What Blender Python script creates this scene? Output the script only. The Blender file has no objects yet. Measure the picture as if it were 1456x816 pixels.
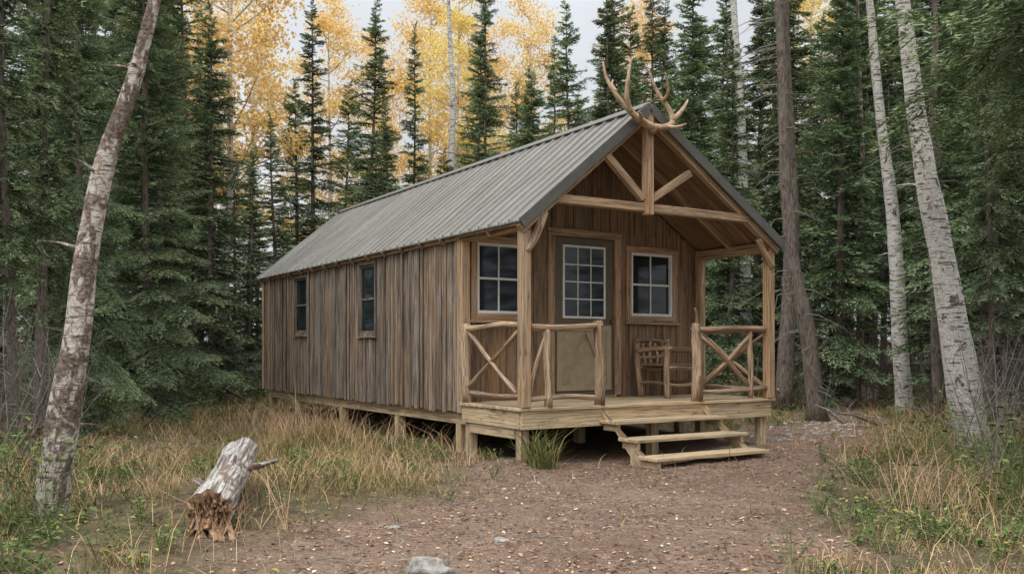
import bpy, math, random
import numpy as np
from mathutils import Vector, Matrix
R=random.Random(7)
NR=np.random.default_rng(11)
scene=bpy.context.scene
COL=scene.collection

# ------------------------------------------------------------------ helpers
_tab=NR.random((256,256))
def vn(x,y,s=0):
    x=np.asarray(x,float)+s*17.3; y=np.asarray(y,float)+s*9.1
    xi=np.floor(x).astype(int); yi=np.floor(y).astype(int)
    fx=x-xi; fy=y-yi; fx=fx*fx*(3-2*fx); fy=fy*fy*(3-2*fy)
    a=_tab[xi%256,yi%256]; b=_tab[(xi+1)%256,yi%256]; c=_tab[xi%256,(yi+1)%256]; d=_tab[(xi+1)%256,(yi+1)%256]
    return (a*(1-fx)+b*fx)*(1-fy)+(c*(1-fx)+d*fx)*fy
PY=[0,5,6.5,8,10,12,13,16,20,26]
PC=[.25,.25,.2,.95,1.45,3.0,4.1,5.7,7.5,10]
PW=[1.5,1.55,1.85,1.75,2.25,1.8,1.1,.65,.5,.4]
def pathmask(x,y):
    c=np.interp(y,PY,PC); w=np.interp(y,PY,PW)
    d=(np.abs(x-c)-w)+ (vn(x*1.1,y*1.1,3)-.5)*1.5+(vn(x*4,y*4,4)-.5)*.9
    return np.clip(.5-d/.9,0,1)
def height(x,y):
    x=np.asarray(x,float); y=np.asarray(y,float)
    h=.16*(vn(x*.3,y*.3)-.5)+.09*(vn(x*.9,y*.9,1)-.5)+.035*(vn(x*3,y*3,2)-.5)
    pm=pathmask(x,y)
    h=h*(1-.5*pm)-.04*pm
    h+=.018*(vn(x*12,y*12,5)-.5)
    h+=.08*np.exp(-((x+2.4)**2+(y-7.4)**2)/.5)
    h+=.09*np.exp(-((x-.0)**2+(y-10.2)**2)/.35)
    h+=np.clip(y-21,0,60)*.02+np.clip(np.abs(x)-9,0,60)*.03
    return h
def hz(x,y): return float(height(x,y))

def tri_mesh(name,V,F,T,mat):
    me=bpy.data.meshes.new(name)
    n=len(V); m=len(F)
    me.vertices.add(n); me.vertices.foreach_set('co',np.ascontiguousarray(V,dtype=np.float32).ravel())
    me.loops.add(3*m); me.loops.foreach_set('vertex_index',np.ascontiguousarray(F,dtype=np.int32).ravel())
    me.polygons.add(m); me.polygons.foreach_set('loop_start',np.arange(0,3*m,3,dtype=np.int32))
    me.update(calc_edges=True)
    a=me.attributes.new('tint','FLOAT','POINT'); a.data.foreach_set('value',np.ascontiguousarray(T,dtype=np.float32))
    me.materials.append(mat)
    return me
def add_obj(name,me,parent=None,loc=(0,0,0),rot=(0,0,0),sc=(1,1,1)):
    o=bpy.data.objects.new(name,me); COL.objects.link(o)
    o.location=loc; o.rotation_euler=rot; o.scale=sc
    if parent: o.parent=parent
    return o

class MB:
    def __init__(s): s.V=[];s.F=[];s.UV=[];s.T=[];s.M=[]
    def hexa(s,v8,a,tint=None,off=None,m=0):
        tint=R.random() if tint is None else tint
        off=R.random()*20 if off is None else off
        b=len(s.V); v8=[Vector(v) for v in v8]; s.V+=v8; s.T+=[tint]*8
        a=Vector(a).normalized()
        for f in ((0,3,2,1),(4,5,6,7),(0,1,5,4),(1,2,6,5),(2,3,7,6),(3,0,4,7)):
            n=(v8[f[1]]-v8[f[0]]).cross(v8[f[2]]-v8[f[0]])
            if n.length<1e-12: n=Vector((0,0,1))
            n.normalize()
            if abs(n.dot(a))>.75:
                u_=n.orthogonal().normalized(); w_=n.cross(u_)
                uv=[(v8[i].dot(u_)+off,v8[i].dot(w_)+off) for i in f]
            else:
                sd=n.cross(a).normalized()
                uv=[(v8[i].dot(a)+off,v8[i].dot(sd)+off*1.7) for i in f]
            s.F.append(tuple(b+i for i in f)); s.UV.append(uv); s.M.append(m)
    def beam(s,p0,p1,w,h,up=(0,0,1),tint=None,m=0):
        p0=Vector(p0);p1=Vector(p1); a=(p1-p0).normalized(); up=Vector(up)
        sd=a.cross(up)
        if sd.length<1e-4: sd=a.cross(Vector((0,1,0)))
        sd.normalize(); u=sd.cross(a).normalized()
        sd=sd*w/2; u=u*h/2
        s.hexa([p0-sd-u,p0+sd-u,p0+sd+u,p0-sd+u,p1-sd-u,p1+sd-u,p1+sd+u,p1-sd+u],a,tint,None,m)
    def box(s,x0,x1,y0,y1,z0,z1,a=(0,0,1),tint=None,m=0):
        s.hexa([(x0,y0,z0),(x1,y0,z0),(x1,y1,z0),(x0,y1,z0),(x0,y0,z1),(x1,y0,z1),(x1,y1,z1),(x0,y1,z1)],a,tint,None,m)
    def tube(s,pts,rad,n=8,amp=0.0,tint=None,cap=True,m=0,fr=3.0):
        tint=R.random() if tint is None else tint
        pts=[Vector(p) for p in pts]; off=R.random()*20
        b=len(s.V); L=0; ref=None; seed=R.random()*50
        for i,p in enumerate(pts):
            d=(pts[min(i+1,len(pts)-1)]-pts[max(i-1,0)]).normalized()
            if ref is None: ref=d.orthogonal().normalized()
            ref=(ref-d*ref.dot(d)).normalized(); q=d.cross(ref)
            for k in range(n):
                t=2*math.pi*k/n
                r=rad[i]
                if amp: r*=1+amp*(float(vn(math.cos(t)*1.3+L*fr+seed,math.sin(t)*1.3+seed))-.5)*2
                s.V.append(p+ref*math.cos(t)*r+q*math.sin(t)*r); s.T.append(tint)
            if i<len(pts)-1: 
                L2=L+(pts[i+1]-p).length
                for k in range(n):
                    k2=(k+1)%n; c0=b+i*n
                    s.F.append((c0+k,c0+k2,c0+n+k2,c0+n+k))
                    pr=2*math.pi*rad[i]
                    s.UV.append([(L+off,k/n*pr),(L+off,(k+1)/n*pr),(L2+off,(k+1)/n*pr),(L2+off,k/n*pr)]); s.M.append(m)
                L=L2
        if cap:
            for base,rev in ((b,True),(b+(len(pts)-1)*n,False)):
                f=list(range(base,base+n)); f=f[::-1] if rev else f
                s.F.append(tuple(f)); s.UV.append([(math.cos(k)*.05,math.sin(k)*.05) for k in range(n)]); s.M.append(m)
    def mesh(s,name,mats,smooth=False):
        me=bpy.data.meshes.new(name)
        me.from_pydata([tuple(v) for v in s.V],[],s.F)
        uvl=me.uv_layers.new(name='UVMap')
        flat=[c for f in s.UV for uv in f for c in uv]
        uvl.data.foreach_set('uv',flat)
        a=me.attributes.new('tint','FLOAT','POINT'); a.data.foreach_set('value',s.T)
        for mt in (mats if isinstance(mats,list) else [mats]): me.materials.append(mt)
        me.polygons.foreach_set('material_index',s.M)
        if smooth: me.polygons.foreach_set('use_smooth',[True]*len(me.polygons))
        me.update()
        return me
    def obj(s,name,mats,parent=None,bevel=0,smooth=False):
        o=add_obj(name,s.mesh(name,mats,smooth),parent)
        if bevel:
            bm=o.modifiers.new('bevel','BEVEL'); bm.width=bevel; bm.segments=1; bm.limit_method='ANGLE'
        return o

# ------------------------------------------------------------------ materials
class NT:
    def __init__(s,name):
        s.mat=bpy.data.materials.new(name); s.mat.use_nodes=True
        s.t=s.mat.node_tree; s.b=s.t.nodes['Principled BSDF']; s.out=s.t.nodes['Material Output']
        s.b.inputs['Specular IOR Level'].default_value=.3
    def n(s,typ,**k):
        nd=s.t.nodes.new(typ)
        for a,v in k.items(): setattr(nd,a,v)
        return nd
    def l(s,a,b): s.t.links.new(a,b)
    def noise(s,vec,scale,detail=4,rough=.6,dist=0):
        nd=s.n('ShaderNodeTexNoise'); nd.inputs['Scale'].default_value=scale; nd.inputs['Detail'].default_value=min(detail,3.5)
        nd.inputs['Roughness'].default_value=rough; nd.inputs['Distortion'].default_value=dist
        if vec is not None: s.l(vec,nd.inputs['Vector'])
        return nd.outputs['Fac']
    def mapping(s,vec,sc,loc=(0,0,0)):
        m=s.n('ShaderNodeMapping'); m.inputs['Scale'].default_value=sc; m.inputs['Location'].default_value=loc
        s.l(vec,m.inputs['Vector']); return m.outputs[0]
    def ramp(s,fac,stops,interp='LINEAR'):
        r=s.n('ShaderNodeValToRGB'); r.color_ramp.interpolation=interp; e=r.color_ramp.elements
        while len(e)<len(stops): e.new(.5)
        for i,(p,c) in enumerate(stops):
            e[i].position=p; e[i].color=(c[0],c[1],c[2],1) if not isinstance(c,(int,float)) else (c,c,c,1)
        s.l(fac,r.inputs[0]); return r.outputs[0]
    def mix(s,fac,a,b,mode='MIX'):
        m=s.n('ShaderNodeMix',data_type='RGBA',blend_type=mode)
        for i,v in ((0,fac),(6,a),(7,b)):
            if isinstance(v,(int,float)): m.inputs[i].default_value=v
            elif isinstance(v,tuple): m.inputs[i].default_value=(v[0],v[1],v[2],1)
            else: s.l(v,m.inputs[i])
        return m.outputs[2]
    def attr(s,name): 
        a=s.n('ShaderNodeAttribute',attribute_name=name); return a.outputs['Fac']
    def math(s,op,a,b):
        m=s.n('ShaderNodeMath',operation=op)
        for i,v in enumerate((a,b)):
            if isinstance(v,(int,float)): m.inputs[i].default_value=v
            else: s.l(v,m.inputs[i])
        return m.outputs[0]
    def bump(s,h,strength=.4,dist=.01):
        b=s.n('ShaderNodeBump'); b.inputs['Strength'].default_value=strength; b.inputs['Distance'].default_value=dist
        s.l(h,b.inputs['Height']); s.l(b.outputs[0],s.b.inputs['Normal'])
    def color(s,c): s.l(c,s.b.inputs['Base Color'])
    def rough(s,v): s.b.inputs['Roughness'].default_value=v

def wood(name,stops,dark=.35,gray=.4,graycol=(.23,.21,.19),rough=.8,interp='LINEAR',blot=.6,blotcol=(.085,.065,.05)):
    m=NT(name); uv=m.n('ShaderNodeUVMap').outputs[0]; ti=m.attr('tint')
    base=m.ramp(ti,stops,interp)
    g1=m.noise(m.mapping(uv,(1.6,55,1)),1,5,.65,.3)
    g2=m.noise(m.mapping(uv,(.9,9,1)),1,4,.6,.8)
    g3=m.noise(m.mapping(uv,(5,14,1)),1,3,.6)
    g4=m.noise(m.mapping(uv,(.7,5,1),(7,3,0)),1,5,.7,.5)
    c=m.mix(m.ramp(g2,[(.40,0.),(.60,gray)]),base,graycol)
    c=m.mix(m.ramp(g4,[(.50,0.),(.64,blot)]),c,blotcol)
    c=m.mix(m.ramp(g1,[(.38,dark),(.56,0.)]),c,(.05,.036,.026))
    c=m.mix(m.ramp(g3,[(.28,.6),(.42,0.)]),c,(.07,.048,.033))
    m.color(c); m.rough(rough); m.bump(g1,.6,.007)
    return m.mat
M_side=wood('weathered_siding',[(0,(.13,.095,.068)),(.17,(.39,.24,.13)),(.34,(.20,.165,.135)),(.5,(.45,.285,.155)),(.67,(.16,.12,.088)),(.84,(.35,.295,.235)),(1,(.27,.17,.10))],.85,.62,(.38,.345,.30),blot=.8,blotcol=(.085,.066,.052))
M_front=wood('brown_siding',[(0,(.21,.13,.072)),(.5,(.34,.20,.105)),(1,(.27,.175,.105))],.7,.4,(.29,.235,.18),blot=.65)
M_trim=wood('trim_timber',[(0,(.48,.28,.15)),(.5,(.57,.36,.205)),(1,(.43,.28,.165))],.65,.45,(.50,.40,.30),blot=.4,blotcol=(.18,.12,.08))
M_deck=wood('deck_timber',[(0,(.62,.46,.27)),(.5,(.70,.53,.32)),(1,(.52,.40,.25))],.6,.4,(.56,.48,.36),blot=.3,blotcol=(.27,.205,.14))
M_log=wood('peeled_log',[(0,(.46,.28,.155)),(.5,(.60,.40,.24)),(1,(.36,.22,.13))],.75,.55,(.52,.42,.32),blot=.65,blotcol=(.15,.095,.06))
M_soff=wood('soffit_boards',[(0,(.22,.135,.075)),(1,(.33,.20,.11))],.6,.2)
def plain(name,c,rough=.6,metal=0,nz=.15,scale=8):
    m=NT(name); tc=m.n('ShaderNodeTexCoord').outputs['Object']
    f=m.noise(tc,scale,5,.65)
    col=m.mix(m.ramp(f,[(.3,0.),(.7,1.)]),tuple(x*(1-nz) for x in c),tuple(min(1,x*(1+nz)) for x in c))
    m.color(col); m.rough(rough); m.b.inputs['Metallic'].default_value=metal
    return m.mat
M_white=plain('white_vinyl',(.72,.72,.70),.5,0,.08)
M_door=plain('door_paint',(.135,.112,.082),.6,0,.15)
M_doorp=plain('door_panel_paint',(.37,.30,.20),.6,0,.15)
M_dark=plain('dark_backing',(.015,.013,.011),.9)
g=NT('window_glass'); g.b.inputs['Base Color'].default_value=(.012,.018,.024,1); g.rough(.06); g.b.inputs['Specular IOR Level'].default_value=.5
tc=g.n('ShaderNodeTexCoord').outputs['Object']; g.bump(g.noise(tc,2.5,1,.4),.08,.03); M_glass=g.mat
m=NT('roof_metal'); tc=m.n('ShaderNodeTexCoord').outputs['Object']
f1=m.noise(m.mapping(tc,(.5,5,.5)),1,5,.65); f2=m.noise(tc,14,5,.7); f3=m.noise(tc,1.1,5,.6,.5)
c=m.mix(m.ramp(f1,[(.35,0.),(.7,1.)]),(.175,.170,.152),(.265,.258,.235))
c=m.mix(m.ramp(f2,[(.5,0.),(.75,.5)]),c,(.13,.115,.085))
c=m.mix(m.ramp(f3,[(.5,0.),(.7,.4)]),c,(.15,.14,.115))
m.color(c); m.rough(.45); m.b.inputs['Metallic'].default_value=.2; M_roof=m.mat
M_rake=plain('rake_trim_metal',(.125,.122,.11),.5,.3,.15)
def foliage(name,stops,trans=.25,rough=.65,var=.35):
    m=NT(name); ti=m.attr('tint'); c=m.ramp(ti,stops)
    oi=m.n('ShaderNodeObjectInfo').outputs['Random']
    hs=m.n('ShaderNodeHueSaturation'); m.l(c,hs.inputs['Color'])
    m.l(m.math('ADD',m.math('MULTIPLY',oi,.03),.475),hs.inputs['Hue'])
    m.l(m.math('ADD',m.math('MULTIPLY',oi,var),1-var*.5),hs.inputs['Value'])
    df=m.n('ShaderNodeBsdfDiffuse'); m.l(hs.outputs[0],df.inputs['Color'])
    if trans<=0: m.l(df.outputs[0],m.out.inputs['Surface']); return m.mat
    tr=m.n('ShaderNodeBsdfTranslucent'); m.l(hs.outputs[0],tr.inputs['Color'])
    mx=m.n('ShaderNodeMixShader'); mx.inputs[0].default_value=trans
    m.l(df.outputs[0],mx.inputs[1]); m.l(tr.outputs[0],mx.inputs[2]); m.l(mx.outputs[0],m.out.inputs['Surface'])
    return m.mat
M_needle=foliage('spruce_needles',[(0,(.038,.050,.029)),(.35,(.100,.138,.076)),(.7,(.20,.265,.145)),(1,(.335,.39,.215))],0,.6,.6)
M_yellow=foliage('aspen_leaves',[(0,(.66,.46,.12)),(.5,(.86,.68,.25)),(1,(.93,.83,.46))],.4,.6,.15)
M_grass=foliage('grass_blades',[(0,(.085,.11,.035)),(.3,(.19,.19,.07)),(.55,(.42,.32,.155)),(.8,(.58,.43,.235)),(1,(.68,.53,.33))],0,.7,.1)
M_forb=foliage('forb_leaves',[(0,(.055,.085,.034)),(.5,(.12,.17,.06)),(.75,(.28,.28,.08)),(.88,(.36,.13,.065)),(1,(.26,.08,.055))],0,.6,.1)
M_litter=foliage('litter_leaves',[(0,(.11,.062,.038)),(.35,(.24,.15,.095)),(.7,(.42,.30,.19)),(.9,(.58,.43,.24)),(1,(.66,.58,.48))],0,.8,.0)
def birch(name,white,patch=.5,pc=(.13,.085,.06),p2=.55):
    m=NT(name); tc=m.n('ShaderNodeTexCoord').outputs['Object']
    a=m.noise(m.mapping(tc,(5,5,38)),1,3,.6); b=m.noise(m.mapping(tc,(4,4,2.2)),1.3,6,.72,.6); d=m.noise(tc,40,3,.6)
    b2=m.noise(m.mapping(tc,(10,10,7)),1.5,6,.75,.8)
    c=m.mix(m.ramp(d,[(.3,0.),(.7,1.)]),tuple(x*.7 for x in white),white)
    c=m.mix(m.ramp(a,[(.55,0.),(.62,.9)]),c,(.07,.058,.05))
    c=m.mix(m.ramp(b2,[(p2,0.),(p2+.05,.9)]),c,tuple(x*1.5 for x in pc))
    c=m.mix(m.ramp(b,[(patch,0.),(patch+.06,.95)]),c,m.mix(m.ramp(d,[(.4,0.),(.6,1.)]),tuple(x*.4 for x in pc),tuple(x*1.2 for x in pc)))
    m.color(c); m.rough(.8); m.bump(m.math('ADD',b2,b),1,.03); return m.mat
M_birch=birch('birch_bark',(.68,.65,.60),.60,(.12,.09,.07),.60)
M_oldbirch=birch('old_birch_bark',(.56,.50,.44),.47,(.16,.115,.09),.54)
def bark(name,c1,c2):
    m=NT(name); tc=m.n('ShaderNodeTexCoord').outputs['Object']
    a=m.noise(m.mapping(tc,(26,26,7)),1,5,.7,.4); b=m.noise(tc,2.5,4)
    c=m.mix(m.ramp(a,[(.35,0.),(.65,1.)]),c1,c2); c=m.mix(m.ramp(b,[(.45,0.),(.7,.6)]),c,(.17,.165,.14))
    m.color(c); m.rough(.9); m.bump(a,.9,.02); return m.mat
M_bark=bark('spruce_bark',(.05,.038,.031),(.22,.175,.145))
M_twig=bark('dead_twigs',(.10,.083,.075),(.26,.23,.21))
# ------------------------------------------------------------------ ground
def axis(lo,hi,d,flo,fhi):
    a=list(np.arange(lo,hi+1e-6,d)); s=d; x=hi
    while x<fhi: s*=1.22; x+=s; a.append(x)
    s=d; x=lo
    while x>flo: s*=1.22; x-=s; a.insert(0,x)
    return np.array(a)
ax=axis(-9,9,.07,-150,150); ay=axis(3.2,16,.07,-60,200)
X,Y=np.meshgrid(ax,ay); Z=height(X,Y)
V=np.stack([X.ravel(),Y.ravel(),Z.ravel()],1); nx=len(ax); ny=len(ay)
i=np.arange(nx*ny).reshape(ny,nx)
q=np.stack([i[:-1,:-1],i[:-1,1:],i[1:,1:],i[1:,:-1]],-1).reshape(-1,4)
F=np.concatenate([q[:,[0,1,2]],q[:,[0,2,3]]])
m=NT('forest_floor'); tc=m.n('ShaderNodeTexCoord').outputs['Object']; pm=m.attr('tint')
n1=m.noise(tc,1.4,6,.65); n2=m.noise(tc,26,6,.75); n3=m.noise(tc,9,5,.7); n4=m.noise(tc,70,3,.7); n5=m.noise(tc,.7,5,.6)
soil=m.mix(m.ramp(n2,[(.35,0.),(.65,1.)]),(.11,.066,.046),(.36,.245,.175))
soil=m.mix(m.ramp(n3,[(.5,0.),(.7,.55)]),soil,(.45,.34,.25))
soil=m.mix(m.ramp(n1,[(.46,0.),(.62,.65)]),soil,(.17,.10,.068))
soil=m.mix(m.ramp(n5,[(.5,0.),(.66,.4)]),soil,(.40,.305,.225))
soil=m.mix(m.ramp(n4,[(.58,0.),(.66,.8)]),soil,(.54,.44,.34))
duff=m.mix(m.ramp(n3,[(.35,0.),(.65,1.)]),(.075,.055,.033),(.24,.18,.095))
duff=m.mix(m.ramp(n1,[(.45,0.),(.65,.6)]),duff,(.09,.10,.04))
m.color(m.mix(pm,duff,soil)); m.rough(.95); m.bump(m.math('ADD',n2,n4),.9,.04)
me=tri_mesh('ground',V,F,pathmask(V[:,0],V[:,1]),m.mat)
me.polygons.foreach_set('use_smooth',[True]*len(me.polygons))
add_obj('ground',me)

# ------------------------------------------------------------------ cabin
DECKZ=.60; ANG=math.atan2(.531,.847); A=Vector((.11,10.1,DECKZ))
cab=bpy.data.objects.new('wooden_cabin',None); COL.objects.link(cab); cab.location=A; cab.rotation_euler=(0,0,ANG)
def w2(s,t): return (A.x+.847*s-.531*t, A.y+.531*s+.847*t)
W=3.97; P=1.375; L=8.23; SR=1.74; ZR=3.58; ZE=2.06
def zroof(s): return ZE+(ZR-ZE)/(SR+.1)*(s+.1) if s<SR else ZR-(ZR-ZE)/(W+.1-SR)*(s-SR)

def wall(mb,org,d,nrm,length,ztop,zb,holes,bw,batt=.05,bprob=1.0,gap=.003,dep_=.004):
    org=Vector(org); d=Vector(d); nrm=Vector(nrm); up=Vector((0,0,1))
    def pt(a,dd,z): return org+d*a+nrm*dd+up*z
    def seg(a0,a1,z0,z1a,z1b,d0,d1,tint):
        mb.hexa([pt(a0,d0,z0),pt(a1,d0,z0),pt(a1,d1,z0),pt(a0,d1,z0),pt(a0,d0,z1a),pt(a1,d0,z1b),pt(a1,d1,z1b),pt(a0,d1,z1a)],up,tint)
    edges=[0]
    while edges[-1]<length-.12: edges.append(min(length,edges[-1]+bw*R.uniform(.65,1.35)))
    if edges[-1]<length: edges[-1]=length
    for a0,a1 in zip(edges[:-1],edges[1:]):
        cuts=sorted(set([a0+gap,a1-gap]+[h for H in holes for h in H[:2] if a0+gap<h<a1-gap]))
        tint=R.random(); dj=R.uniform(-dep_,dep_); zj=R.uniform(-.02,.015)
        for c0,c1 in zip(cuts[:-1],cuts[1:]):
            mid=(c0+c1)/2; hs=[H for H in holes if H[0]<mid<H[1]]
            if hs:
                H=hs[0]; seg(c0,c1,zb+zj,H[2],H[2],-.025,dj,tint)
                if H[3]<ztop(mid): seg(c0,c1,H[3],ztop(c0),ztop(c1),-.025,dj,tint)
            else: seg(c0,c1,zb+zj,ztop(c0),ztop(c1),-.025,dj,tint)
    if batt:
        for e in edges[1:-1]:
            if R.random()>bprob: continue
            e+=R.uniform(-.01,.01); a0=e-batt/2*R.uniform(.8,1.4); a1=e+batt/2*R.uniform(.8,1.3); tint=R.random(); zj=R.uniform(-.02,.01)
            hs=[H for H in holes if H[0]-.07<e<H[1]+.07]
            dep=.018+R.uniform(-.003,.003)+dep_*.5
            if hs:
                H=hs[0]; seg(a0,a1,zb+zj,H[2]-.08,H[2]-.08,.006,dep,tint)
                if H[3]+.1<ztop(e): seg(a0,a1,H[3]+.08,ztop(a0),ztop(a1),.006,dep,tint)
            else: seg(a0,a1,zb+zj,ztop(a0),ztop(a1),.006,dep,tint)
ZB=-.137
mb=MB()
sideholes=[(4.036-P,4.63-P,.90,1.93),(7.02-P,7.67-P,.96,1.93)]
wall(mb,(0,P,0),(0,1,0),(-1,0,0),L,lambda a:2.10,ZB,sideholes,.155,.05,.4,.006,.011)
wall(mb,(W,P,0),(0,1,0),(1,0,0),L,lambda a:2.08,ZB,[],.2,.045)
wall(mb,(0,P+L,0),(1,0,0),(0,1,0),W,lambda a:zroof(a)-.06,ZB,[],.2,.045)
mb.obj('side_siding',M_side,cab,.003)
mb=MB()
fh=[(.202,.882,1.105,1.996),(1.379,2.396,.03,2.16),(2.683,3.45,1.12,2.01)]
wall(mb,(0,P,0),(1,0,0),(0,-1,0),W,lambda a:zroof(a)-.06,-.03,fh,.27,.05)
mb.obj('front_siding',M_front,cab,.003)
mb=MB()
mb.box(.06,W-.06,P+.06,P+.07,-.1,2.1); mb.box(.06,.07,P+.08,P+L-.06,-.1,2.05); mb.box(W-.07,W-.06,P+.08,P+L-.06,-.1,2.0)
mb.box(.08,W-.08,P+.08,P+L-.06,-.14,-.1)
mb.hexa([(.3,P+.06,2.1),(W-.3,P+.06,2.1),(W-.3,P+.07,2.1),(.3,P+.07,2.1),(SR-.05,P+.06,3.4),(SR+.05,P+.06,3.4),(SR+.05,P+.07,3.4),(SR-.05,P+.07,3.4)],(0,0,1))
mb.obj('light_leak_backing',M_dark,cab)  # added near-black backing: stops light leaks, keeps board gaps dark

# roof
T0=-.14;T1=P+L+.12
prof=[]; t=T0; per=.2286
while t<T1:
    for dt,h in ((0,0),(.010,.034),(.034,.034),(.044,0),(.105,0),(.112,.012),(.126,.012),(.133,0),(.175,0),(.182,.012),(.196,.012),(.203,0)):
        if t+dt<T1: prof.append((t+dt,h))
    t+=per
prof.append((T1,0))
mb=MB()
def roofside(s0):
    zz0,zz1=zroof(s0),ZR
    NS=6
    b=len(mb.V)
    for (t,h) in prof:
        for k in range(NS+1):
            f=k/NS; wob=.008*math.sin(t*1.7+k)+.006*math.sin(t*4.1+k*2) if 0<k<NS else 0
            mb.V.append(Vector((s0+(SR-s0)*f,t,zz0+(zz1-zz0)*f+h+.012+wob))); mb.T.append(.5)
        mb.V.append(Vector((s0,t,zz0-.004))); mb.T.append(.5)
    st=NS+2
    for i in range(len(prof)-1):
        for k in range(NS):
            a=b+i*st+k; f=(a,a+1,a+st+1,a+st)
            if s0>SR: f=f[::-1]
            mb.F.append(f); mb.UV.append([(0,0)]*4); mb.M.append(0)
        a=b+i*st; f=(a,a+st,a+st+NS+1,a+NS+1)
        mb.F.append(f); mb.UV.append([(0,0)]*4); mb.M.append(0)
roofside(-.10); roofside(W+.10)
mb.obj('metal_roof',M_roof,cab)
mb=MB()
sl=Vector((SR+.1,0,ZR-ZE)).normalized(); sr=Vector((SR-W-.1,0,ZR-ZE)).normalized()
for s_,dr in ((-.1,sl),(W+.1,sr)):
    top=Vector((SR,0,ZR)); n=Vector((-dr.z,0,dr.x)); n=n if n.z>0 else -n
    p0=top-dr*.13+n*.046; p1=top+n*.046
    tt0,tt1=T0-.01,T1+.01
    mb.hexa([p0+Vector((0,tt0,0)),p0+Vector((0,tt1,0)),p0+n*.006+Vector((0,tt1,0)),p0+n*.006+Vector((0,tt0,0)),
             p1+Vector((0,tt0,0)),p1+Vector((0,tt1,0)),p1+n*.006+Vector((0,tt1,0)),p1+n*.006+Vector((0,tt0,0))],(0,1,0))
    for tt in (T0-.012,T1+.012):
        e=Vector((s_,tt,ZE-.025)); r=Vector((SR,tt,ZR-.025))
        mb.beam(e,r,.02,.12,up=n)
mb.obj('ridge_and_rake_trim',M_rake,cab,.002)
mb=MB(); t=T0+.01
while t<P-.02:
    wd=R.uniform(.10,.14)
    for s_ in (-.09,W+.09):
        mb.beam((s_,t+wd/2,zroof(s_)-.04),(SR,t+wd/2,ZR-.04),wd-.008,.018,up=(0,0,1))
    t+=wd
for t in np.arange(P+.4,T1,.6):
    for s_ in (-.09,W+.09): mb.beam((s_,t,zroof(s_)-.06),(SR,t,ZR-.06),.04,.08)
mb.obj('soffit',M_soff,cab)
mb=MB()
for s_ in (-.06,W+.06): mb.beam((s_,-.06,zroof(s_)-.11),(SR,-.06,ZR-.11),.09,.10)
for s_ in (-.06,W+.06): mb.beam((s_,.65,zroof(s_)-.095),(SR,.65,ZR-.095),.045,.09)
zt=2.36
mb.beam((.33,-.06,zt),(3.62,-.06,zt),.10,.10)
mb.beam((SR,-.10,zt-.09),(SR,-.10,ZR-.10),.105,.11,up=(0,1,0))
mb.beam((SR-.06,-.075,zt+.10),(SR-.62,-.075,2.93),.08,.085)
mb.beam((SR+.06,-.075,zt+.10),(SR+.70,-.075,2.85),.08,.085)
mb.beam((.03,-.06,ZE-.02),(.03,P-.03,ZE-.02),.10,.11); mb.beam((W-.03,-.06,ZE-.04),(W-.03,P-.03,ZE-.04),.10,.13)
mb.beam((-.035,P,2.055),(-.035,P+L,2.055),.02,.09)
mb.box(-.028,.0,P-.03,P+.09,ZB,2.09); mb.box(-.032,.085,P-.055,P-.032,-.03,2.11)
mb.box(W-.085,W+.026,P-.055,P-.022,-.03,2.09)
mb.box(-.028,.0,P+L-.08,P+L+.02,ZB,2.08)
mb.obj('roof_timbers',M_trim,cab,.006)

# ---- windows & door
gl=MB(); wf=MB(); tr=MB(); sd=MB()
def fwindow(x0,x1,z0,z1,cols,rows,fw=.038,proud=.02):
    gl.box(x0,x1,P+.028,P+.034,z0,z1)
    for a,b,c,d in ((x0,x0+fw,z0,z1),(x1-fw,x1,z0,z1),(x0+fw,x1-fw,z0,z0+fw),(x0+fw,x1-fw,z1-fw,z1)):
        wf.box(a,b,P-proud,P+.027,c,d)
    gw=.009
    for k in range(1,cols):
        x=x0+fw+(x1-x0-2*fw)*k/cols; wf.box(x-gw,x+gw,P+.008,P+.026,z0+fw,z1-fw)
    for k in range(1,rows):
        z=z0+fw+(z1-z0-2*fw)*k/rows; w_=gw*1.6; wf.box(x0+fw,x1-fw,P+.006,P+.025,z-w_,z+w_)
def ftrim(x0,x1,z0,z1,w=.085,sill=True):
    tr.box(x0-w,x0,P-.034,P-.001,z0-(w if sill else 0),z1); tr.box(x1,x1+w,P-.034,P-.001,z0-(w if sill else 0),z1)
    tr.box(x0-w-.01,x1+w+.01,P-.040,P-.001,z1+.001,z1+w,a=(1,0,0))
    if sill: tr.box(x0-.0,x1+.0,P-.037,P-.001,z0-w,z0-.001,a=(1,0,0)); tr.box(x0-w-.03,x1+w+.03,P-.07,P-.001,z0-w-.032,z0-w-.001,a=(1,0,0))
fwindow(*fh[0],2,2); ftrim(*fh[0])
fwindow(*fh[2],2,2); ftrim(*fh[2])
ftrim(*fh[1],w=.10,sill=False)
tr.box(1.379,2.396,P-.06,P+.02,-.0,.03,a=(1,0,0))
for (a0,a1,z0,z1) in sideholes:
    y0,y1=a0+P,a1+P
    gl.box(.030,.036,y0,y1,z0,z1)
    for c,d,e,f in ((y0,y0+.03,z0,z1),(y1-.03,y1,z0,z1),(y0+.03,y1-.03,z0,z0+.035),(y0+.03,y1-.03,z1-.035,z1),(y0+.03,y1-.03,(z0+z1)/2-.015,(z0+z1)/2+.015)):
        sd.box(.004,.028,c,d,e,f,tint=.67)
    sd.box(-.024,-.001,y0-.03,y0,z0-.05,z1+.04,tint=.67); sd.box(-.024,-.001,y1,y1+.03,z0-.05,z1+.04,tint=.67)
    sd.box(-.028,-.001,y0+.001,y1-.001,z1,z1+.04,a=(0,1,0),tint=.67); sd.box(-.04,-.001,y0-.04,y1+.04,z0-.075,z0-.051,a=(0,1,0),tint=.5)
dm=MB()
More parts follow.
